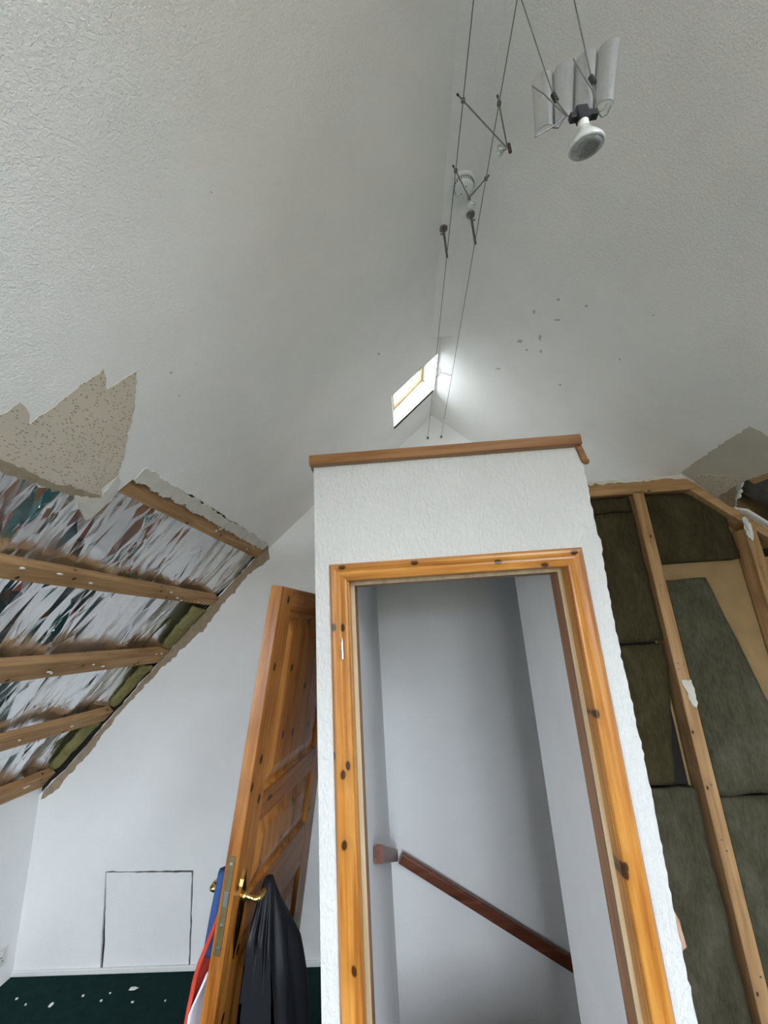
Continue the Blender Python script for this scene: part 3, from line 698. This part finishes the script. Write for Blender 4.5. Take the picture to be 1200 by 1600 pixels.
slab('insulation_slab', C(1.336), C(1.784), .003, H - .815, None, SW + .020, .06, 'wool_g', 'lowest wool slab right of the first stud, below the leaning one', 7)
slab('insulation_slab', C(1.86), C(2.28), H - .6, H + .17, None, SW + .025, .055, 'wool', 'dark wool slab right of the second stud', 8)
# grey foil and fluff in the right roof opening
V = []; ax_ = [1.64 + i * .035 for i in range(32)]; ay_ = [1.58 + j * .03 for j in range(21)]
for x in ax_:
    for y in ay_: V.append(RU(x, y, .10 + .035 * noise.noise(Vector((x * 5, y * 6, 2))) + .012 * noise.noise(Vector((x * 21, y * 18, 5)))))
w = len(ay_)
o = link('foil_sheet', V, [(i * w + j, i * w + j + 1, (i + 1) * w + j + 1, (i + 1) * w + j) for i in range(len(ax_) - 1) for j in range(w - 1)], 'foil', None, True)
M['foil_dull'] = flat('dull_grey_foil', (.20, .20, .19), .45, .5, .3, 12); o.data.materials[0] = M['foil_dull']  # darker, duller grey than the left sheet
tag(o, 'dark grey foil in the small opening of the right ceiling', 'foil')

# ------------------------------------------------------------------ leaning door
DX, DY = -.4335 - 1.953 * math.sin(.16), 1.5
do = empty('door_leaf', (DX, DY, 0), (0, .16, -.115)); tag(do, 'orange varnished pine panelled door off its hinges, leaning on the stair box', 'door', None, 'thing')
DW, DH, DT = .762, 1.952, .042
SX = (-DT, 0)
def dbox(name, y0, y1, z0, z1, mat, x0=-DT, x1=0, ch=.002): return G().box((x0, y0, z0), (x1, y1, z1), ch).build(name, mat, do, False, True)
SWD = .112
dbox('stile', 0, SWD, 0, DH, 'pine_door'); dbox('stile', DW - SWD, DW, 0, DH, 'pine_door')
rails = ((0, .21), (.80, .965), (1.175, 1.265), (1.845, DH))
for z0, z1 in rails: dbox('rail', SWD, DW - SWD, z0, z1, 'pine_doory', -DT + .0006, -.0006)
for z0, z1 in ((.21, .80), (.965, 1.175), (1.265, 1.845)):
    a, b = SWD, DW - SWD; m_ = min(.045, (z1 - z0) * .22)
    g_ = G()
    for sx, xx in ((0, -.014), (-DT, -DT + .014)):
        xi = -.003 if sx == 0 else -DT + .003; xm = -.010 if sx == 0 else -DT + .010
        V = []
        for (ins, x_) in ((0, xi + (-.001 if sx == 0 else .001)), (.008, xm - (.004 if sx == 0 else -.004)), (.014, xx), (.014 + m_, xi)):
            V += [(x_, a + ins, z0 + ins), (x_, b - ins, z0 + ins), (x_, b - ins, z1 - ins), (x_, a + ins, z1 - ins)]
        Fc = [(12, 13, 14, 15)]
        for q in range(3):
            for c in range(4): Fc.append((q * 4 + c, q * 4 + (c + 1) % 4, q * 4 + 4 + (c + 1) % 4, q * 4 + 4 + c))
        g_.add(V, Fc)
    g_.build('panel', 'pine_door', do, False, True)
lz = 1.0
o = dbox('lock_faceplate', -.0025, .001, lz - .125, lz + .125, 'dull_brass', -.0325, -.0115, .001); o['label'] = 'dull brass lock faceplate'
G().box((-.030, -.0035, lz - .004), (-.014, .0, lz + .034), .001).build('latch', 'steel', do, False, True)
for k in (-.105, .0 - .05, .105):
    G().lathe((-.022, -.0024, lz + k), (0, -1, 0), [(0, .005), (.0012, .0045), (.0014, 0)], 10).build('screw', 'steel', do, False, True)
for sx, x0 in ((1, 0.), (-1, -DT)):
    xs = sorted((x0, x0 + sx * .006))
    hp = G(); pts = []
    for k in range(24):
        t = 2 * math.pi * k / 24; zz = math.sin(t); pts.append((.055 + math.cos(t) * (.019 + .004 * math.cos(2 * t)), lz - .045 + zz * .105 + (.012 * (1 if zz > 0 else -1) if abs(zz) > .95 else 0)))
    hp.prism(pts, lambda u, v, t: Vector((t, u, v)), xs[0], xs[1]); ho = hp.build('backplate', 'brass', do, False, True)
    lv = G(); xo = x0 + sx * .006
    lv.tube([(xo, .055, lz), (xo + sx * .012, .055, lz), (xo + sx * .014, .055, lz), (xo + sx * .040, .055, lz), (xo + sx * .043, .055, lz), (xo + sx * .055, .058, lz)], [.013, .013, .008, .008, .010, .009], 12)
    lv.tube([(xo + sx * .050, .052, lz), (xo + sx * .054, .075, lz + .001), (xo + sx * .053, .11, lz + .003), (xo + sx * .050, .145, lz - .002), (xo + sx * .048, .165, lz + .002), (xo + sx * .048, .172, lz + .006)], [.0085, .009, .0075, .008, .0075, .004], 12)
    o = lv.build('lever', 'brass', do, True, True); o['label'] = 'brass lever handle'
for z in (.22, 1.72):
    G().tube([(.004, DW + .003, z - .04), (.004, DW + .003, z + .04)], .006, 10).build('hinge', 'steel', do, False, True)

DM = world_of(do)
def door_pt(x, y, z): return DM @ Vector((x, y, z))
# black jacket hanging from the near lever
pk = door_pt(.058, .13, lz + .008)
def jacket():
    nt_, na = 46, 96; V = []; Fc = []
    for i in range(nt_ + 1):
        t = i / nt_; z = pk.z + .014 - t * .80
        zz = max(z, .02) / math.cos(.16)
        grow = 1 - math.exp(-t * 3.2)
        face = DX + math.sin(.16) * max(z, 0) / math.cos(.16)          # leaf face at this height (near edge)
        cy = pk.y - .005 * grow; ry = .014 + .175 * grow + .07 * t
        rx0 = .014 + .045 * grow + .04 * t
        cx = pk.x * (1 - min(1, t * 1.15)) + (face + .118 * (cy - DY) + rx0 + .02 + .03 * t) * min(1, t * 1.15)
        for j in range(na):
            a = 2 * math.pi * j / na
            fold = math.cos(8 * a + 1.6 * math.sin(3 * t + a)) * .13 + math.cos(17 * a + 3 * t + .7) * .06 + .05 * noise.noise(Vector((math.cos(a) * 5, math.sin(a) * 5, t * 9))) + .10 * noise.noise(Vector((math.cos(a) * 2.2, math.sin(a) * 2.2, t * 3)))
            k = 1 + fold * min(1, t * 6 + .15) * 1.8
            x = cx + math.cos(a) * rx0 * k; y = cy + math.sin(a) * ry * k
            y = max(y, DY + .012)
            x = max(x, face + .118 * (y - DY) + .006)
            zc = z + (.02 * noise.noise(Vector((a, t * 4, 1))) if 0 < i < nt_ else 0) + (-.03 * math.sin(a * 2) if i == nt_ else 0)
            V.append((x, y, zc))
    for i in range(nt_):
        for j in range(na):
            k = (j + 1) % na; Fc.append((i * na + j, i * na + k, (i + 1) * na + k, (i + 1) * na + j))
    Fc += [tuple(range(na)), tuple(nt_ * na + j for j in range(na))]
    return V, Fc
jk = empty('jacket', (pk.x, pk.y, pk.z)); tag(jk, 'black nylon jacket hanging in folds from the brass door handle', 'jacket')
V, Fc = jacket(); link('body', V, Fc, 'jacket', jk, True)
sv = []
for i in range(15):
    t = i / 14; sv.append((pk.x + .06 * t + .02 * math.sin(t * 3) - .03 * t * t, pk.y + .07 + .13 * t, pk.z - .07 - .52 * t))
G().tube(sv, [.012 + .035 * min(1, i / 4) for i in range(15)], 14).build('sleeve', 'jacket', jk, True)
G().tube([(pk.x, pk.y - .012, pk.z - .02), (pk.x + .002, pk.y - .008, pk.z + .006), (pk.x, pk.y + .004, pk.z + .012), (pk.x - .002, pk.y + .014, pk.z + .004), (pk.x, pk.y + .016, pk.z - .02)], .003, 8).build('hanging_loop', 'jacket', jk, True)

# blue, red and white garment lying over the far lever
ga = empty('garment', door_pt(-DT - .05, .1, lz)); tag(ga, 'blue, red and white garment hanging on the far side of the leaning door', 'garment')
def sheet(name, mat, z0, z1, y0, y1, off, th, seed, n=22, m=14):
    V = []; Fc = []
    for i in range(n + 1):
        z = z0 + (z1 - z0) * i / n
        for j in range(m + 1):
            y = y0(z) + (y1 - y0(z)) * j / m
            o_ = off(z) + .010 * math.sin(j * 1.4 + z * 6 + seed) * (0.2 if j == 0 else 1) + .005 * noise.noise(Vector((y * 14, z * 9, seed)))
            V.append(door_pt(-DT - o_, y, z))
    k = len(V); nr = DM.to_3x3() @ Vector((-1, 0, 0)); V += [v - nr * th for v in V]; w = m + 1
    for i in range(n):
        for j in range(m):
            q = (i * w + j, i * w + j + 1, (i + 1) * w + j + 1, (i + 1) * w + j); Fc += [q, tuple(x + k for x in q)]
    for i in range(n):
        for j in (0, m): Fc.append((i * w + j, (i + 1) * w + j, (i + 1) * w + j + k, i * w + j + k))
    for j in range(m):
        for i in (0, n): Fc.append((i * w + j, i * w + j + 1, i * w + j + 1 + k, i * w + j + k))
    return link(name, V, Fc, mat, ga, True)
sheet('upper_section', 'blue', .84, 1.055, C(.035), .34, lambda z: .036 + .006 * math.sin((z - .6) * 6), .030, 1)
sheet('red_section', 'red', .30, .965, C(.022), .36, lambda z: .010 + .044 * min(1, max(0, .965 - z) / .17) + .05 * max(0, (.76 - z)), .012, 2)
sheet('white_section', 'white_c', .25, .82, C(.012), .34, lambda z: .006 + .034 * min(1, max(0, .82 - z) / .10), .006, 3)

# ------------------------------------------------------------------ socket on the left wall
so = empty('wall_socket', (XL, 2.705, .14)); tag(so, 'ivory socket plate low on the left eaves wall', 'socket')
G().box((XL, 2.63, .10), (XL + .009, 2.778, .187), .003).build('faceplate', 'ivory', so)
G().box((XL + .0085, 2.735, .15), (XL + .0125, 2.75, .172), .001).build('switch', 'white_pl', so)
for y in (2.66, 2.745):
    for dy, dz in ((0, .02), (-.011, 0), (.011, 0)): G().box((XL + .0085, y + dy - .003, .125 + dz - .004), (XL + .0094, y + dy + .003, .125 + dz + .004)).build('pin_hole', 'black', so)

# ------------------------------------------------------------------ cable light
CZ = 1.58 + H; K = 1.58 / 1.664
CX = (.311 * K, .433 * K)
for i, x in enumerate(CX):
    c = empty('tension_cable', (x, YG, CZ)); tag(c, ('left of the two taut grey lighting cables under the ridge', 'right of the two taut grey lighting cables under the ridge')[i], 'cable', 'low-voltage lighting cables')
    G().tube([(x, YR, CZ), (x, .5, CZ), (x, YG, CZ)], .0015, 8).build('wire', 'wire', c)
    G().lathe((x, YG, CZ), (0, -1, 0), [(0, .011), (.006, .011), (.010, .006), (.026, .005), (.027, 0)], 14).build('wall_fixing', 'dark_metal', c)
    G().tube([(x, 2.99 if i else 2.96, CZ), (x, 2.965 if i else 2.935, CZ)], .0055, 10).build('tensioner', 'steel', c)
for i, (x, y) in enumerate(((CX[0], on_z(699, 402, CZ - .012).y), (CX[1], on_z(743, 381, CZ - .012).y))):
    zt = LU(x, 0).z if x < XSL else STRIP_Z
    p = empty('cable_post', (x, y, zt)); tag(p, ('left tarnished ceiling post holding the left lighting cable', 'right tarnished ceiling post holding the right lighting cable')[i], 'post', 'posts holding the lighting cables')
    G().lathe((x, y, zt), (0, 0, -1), [(-.002, .019), (.004, .019), (.007, .015), (.008, 0)], 20).build('base_disc', 'dark_metal', p, True)
    G().tube([(x, y, zt - .005), (x, y, CZ - .012)], .0052, 10).build('rod', 'dark_metal', p)
    s_ = -1 if i == 0 else 1
    G().tube([(x, y, zt - .035), (x + s_ * .012, y, zt - .035), (x + s_ * .014, y, zt - .030)], .0028, 8).build('set_screw', 'dark_metal', p)
def spot(base, cl, cr, tip, body, label, capmat, bulb_dir):
    o = empty('cable_spotlight', tip); tag(o, label, 'lamp', 'capsule lamps on the lighting cables')
    for c, s_ in ((cl, -1), (cr, 1)):
        c = Vector(c); t = Vector(tip); d = (c - t).normalized()
        G().tube([c + d * .022, c, t], .0022, 8).build('arm', 'wire', o)
        G().box(c - Vector((.006, .006, .005)), c + Vector((.006, .006, .005)), .001).build('clamp', 'dark_metal', o)
        G().tube([c + d * .020, c + d * .027], .0034, 8).build('arm_tip', 'black', o)
    bd = Vector(bulb_dir).normalized(); t = Vector(tip)
    G().tube([t - bd * .006 + Vector((0, 0, .016)), t - bd * .006 - Vector((0, 0, .018))] if capmat == 'dark_red' else [t - bd * .004, t + bd * .006], .0055, 10).build('holder', capmat, o)
    G().lathe(t + bd * .002, bd, [(0, .003), (.006, .005), (.010, .009), (.018, .0155), (.026, .0175), (.028, .0165), (.030, .008), (.031, 0)], 18).build('bulb', 'bulb_glass', o, True)
    G().lathe(t + bd * .004, bd, [(0, .003), (.006, .0045), (.011, .008), (.016, .0135), (.0165, .012), (.012, .004), (.0125, 0)], 18).build('reflector', 'chrome', o, True)
def on_cable(px, py, i): p = on_z(px, py, CZ); return (CX[i], p.y, CZ)
spot(0, on_cable(724, 157, 0), on_cable(781, 162, 1), tuple(on_z(793, 232, CZ - .14)), 0, 'small capsule lamp with brown end cap hanging below the right cable, nearer the camera', 'dark_red', (-1, .1, -.1))
spot(0, on_cable(712, 267, 0), on_cable(761, 279, 1), tuple(on_z(733, 309, CZ - .13)), 0, 'small clear capsule lamp hung between the cables in front of the smoke alarm', 'dark_metal', (.15, .35, -.9))
# leads from the skylight to the cables
la = [(672, 560, 2.70), (683, 566, 2.74), (689, 573, 2.78), (688, 582, 2.80), (684, 588, 2.80), (679, 591, 2.80)]
def lead(pts, label):
    P = [tuple(view(px, py) * (Y / view(px, py).y) + Vector((0, 0, H))) for px, py, Y in pts]
    o = G().tube(P, .0016, 6).build('power_lead', 'wire'); tag(o, label, 'wire', 'thin leads feeding the lighting cables')
x1_, y1_ = CX[0], 2.62
def cab(px, py, i): p = on_z(px, py, CZ); return (px, py, p.y)
Yc = on_z(705, 587, CZ).y
lead([(676, 556, 2.45), (683, 565, 2.52), (689, 573, 2.60), (688, 582, Yc), (685, 587, Yc), (679, 591, on_z(679, 591, CZ).y)], 'thin looped lead from the skylight corner to the left cable')
lead([(673, 561, 2.45), (679, 572, 2.54), (682, 579, 2.60), (688, 582, Yc + .01), (697, 584, Yc), (705, 587, Yc)], 'thin lead from the skylight corner crossing to the right cable')
# smoke alarm
sm = on_z(724, 287, STRIP_Z)
sa = empty('smoke_alarm', (sm.x, sm.y, STRIP_Z)); tag(sa, 'round white smoke alarm on the flat ridge strip behind the cables', 'smoke alarm')
G().lathe((sm.x, sm.y, STRIP_Z), (0, 0, -1), [(-.001, .052), (.008, .052), (.012, .048), (.012, .042)], 40).build('base', 'white_pl', sa, True)
G().lathe((sm.x, sm.y, STRIP_Z - .012), (0, 0, -1), [(0, .040), (.006, .040), (.016, .036), (.020, .030), (.021, 0)], 40).build('cover', 'white_pl', sa, True)
for k in range(26):
    a = 2 * math.pi * k / 26; p = Vector((sm.x + .0385 * math.cos(a), sm.y + .0385 * math.sin(a), STRIP_Z - .023))
    G().tube([p, p + Vector((.0022 * math.cos(a), .0022 * math.sin(a), .006))], .0016, 6).build('vent', 'black', sa)
for dx, dy in ((-.010, .018), (.006, -.012), (-.047, -.004)):
    G().lathe((sm.x + dx, sm.y + dy, STRIP_Z - (.0325 if abs(dx) < .04 else .010)), (0, 0, -1), [(0, .0026), (.0008, .0026), (.001, 0)], 8).build('indicator', 'black', sa)

# pendant with the corrugated reflector
PY = .455
pe = empty('pendant_lamp', (.36, PY, CZ)); tag(pe, 'pendant spotlight with a wavy aluminium reflector hanging on two wires', 'lamp')
def at_d(px, py, Y): r = view(px, py); return r * (Y / r.y) + Vector((0, 0, H))
TL, TR = at_d(831, 132, .47), at_d(970, 66, .435); BLc, BRc = at_d(836, 214, .47), at_d(959, 163, .435)
def sheetpt(u, v): return (TL.lerp(TR, u)).lerp(BLc.lerp(BRc, u), v)
nn = ((TR - TL).cross(BLc - TL)).normalized()
if nn.y < 0: nn = -nn
V = []; NU = 48
for lay in (0, .0009):
    for i in range(NU + 1):
        u = i / NU; ph = (u * 4) % 1 if i < NU else 1
        bulge = math.sqrt(max(0, 1 - (2 * ph - 1) ** 2)) * .011 if (i < NU) else 0
        for v in (0, 1):
            V.append(sheetpt(u, v) + nn * (-bulge + lay))
k = 2 * (NU + 1); Fc = []
for i in range(NU):
    q = (2 * i, 2 * i + 1, 2 * i + 3, 2 * i + 2); Fc += [q, tuple(x + k for x in q)]
    for e_ in ((2 * i, 2 * i + 2), (2 * i + 1, 2 * i + 3)): Fc.append((e_[0], e_[1], e_[1] + k, e_[0] + k))
for i in (0, NU): Fc.append((2 * i, 2 * i + 1, 2 * i + 1 + k, 2 * i + k))
link('reflector', V, Fc, 'alu', pe)
hc = at_d(909, 181, .428)
wl_, wr_ = at_d(866, 153, .438), at_d(925, 126, .420)
G().tube([(CX[0], .462, CZ), at_d(815, 0, .462), wl_, at_d(880, 172, .432), hc + Vector((-.018, 0, 0))], .0011, 6).build('hanging_wire', 'wire', pe)
G().tube([(CX[1] - .03, .452, CZ), at_d(897, 0, .452), wr_, at_d(932, 160, .424), hc + Vector((.018, 0, .004))], .0011, 6).build('hanging_wire', 'wire', pe)
for p in (wl_, wr_):
    G().tube([p + Vector((-.002, -.002, .005)), p + Vector((.002, 0, -.007))], .0038, 8).build('clip', 'black', pe)
for pts in ([(831, 134), (850, 147), (868, 165), (884, 180)], [(836, 214), (856, 203), (872, 192), (884, 180)], [(862, 199), (872, 200), (880, 188), (884, 180)], [(896, 92), (912, 120), (925, 140), (934, 174)],
            [(955, 165), (949, 178), (940, 183), (934, 174)], [(948, 162), (944, 170), (938, 174), (934, 174)]):
    G().tube([at_d(px, py, .432) for px, py in pts], .0011, 6).build('bracket_wire', 'wire', pe)
up_ = (at_d(908, 60, .452) - hc).normalized()
ex = (at_d(932, 176, .452) - at_d(891, 184, .452)).normalized()
G().beam(at_d(890, 185, .428), at_d(933, 178, .428), (0, 1, 0), .010, .010, .001).build('cross_bar', 'black', pe)
dn = Vector((0, .10, -1)).normalized()
G().box(hc + Vector((-.0085, -.008, -.012)), hc + Vector((.0085, .006, .012)), .0015).build('lamp_holder', 'black', pe)
G().lathe(hc + dn * .012, dn, [(0, 0), (0, .0075), (.010, .0075), (.012, .0085)], 16).build('bulb_neck', 'ceramic', pe, True)
tilt = Vector((.05, .28, -.95)).normalized()
G().lathe(hc + dn * .022, tilt, [(0, .008), (.006, .011), (.014, .018), (.022, .0235), (.026, .0245), (.028, .0235), (.0285, .021), (.029, 0)], 28).build('bulb', 'frost', pe, True)
G().lathe(hc + dn * .022 + tilt * .0275, tilt, [(0, .0), (0, .0205), (.002, .0205), (.0032, .014), (.0036, 0)], 28).build('lens', 'lens', pe, True)
G().lathe(hc + dn * .024, tilt, [(0, .007), (.006, .010), (.014, .017), (.021, .0222), (.0215, .0215), (.014, .016), (.006, .008), (.004, 0)], 28).build('bulb_reflector', 'alu', pe, True)

# ------------------------------------------------------------------ crumbs on the carpet
cr = [(208, 1545, 16, 8), (80, 1570, 6, 10), (26, 1561, 4, 4), (158, 1564, 4, 4), (207, 1566, 5, 3), (130, 1556, 4, 4), (172, 1552, 3, 3), (40, 1570, 3, 3), (258, 1564, 3, 3)]
for i, (px, py, w_, h_) in enumerate(cr):
    p = on_z(px, py, .004); s_ = p.length * 0 + (p - Vector((0, 0, H))).length / 700
    o = blob((p.x, p.y, .005), (w_ * s_ / 3.4, h_ * s_ / 3.4, .004), 60 + i, 2, .5).build('plaster_flake', 'ceramic')
    tag(o, ('large white plaster flake on the green carpet in front of the hatch', 'upright sliver of plaster on the carpet, left of the large flake', 'tiny crumb on the carpet nearest the left eaves wall',
            'tiny crumb on the carpet just left of and below the large flake', 'tiny crumb on the carpet right below the large flake', 'tiny crumb on the carpet straight in front of the hatch left edge',
            'faintest crumb on the carpet just behind the large flake, towards the hatch', 'small crumb on the carpet close beside the upright sliver', 'tiny crumb on the carpet nearest the leaning door')[i], 'debris', 'plaster crumbs on the carpet')
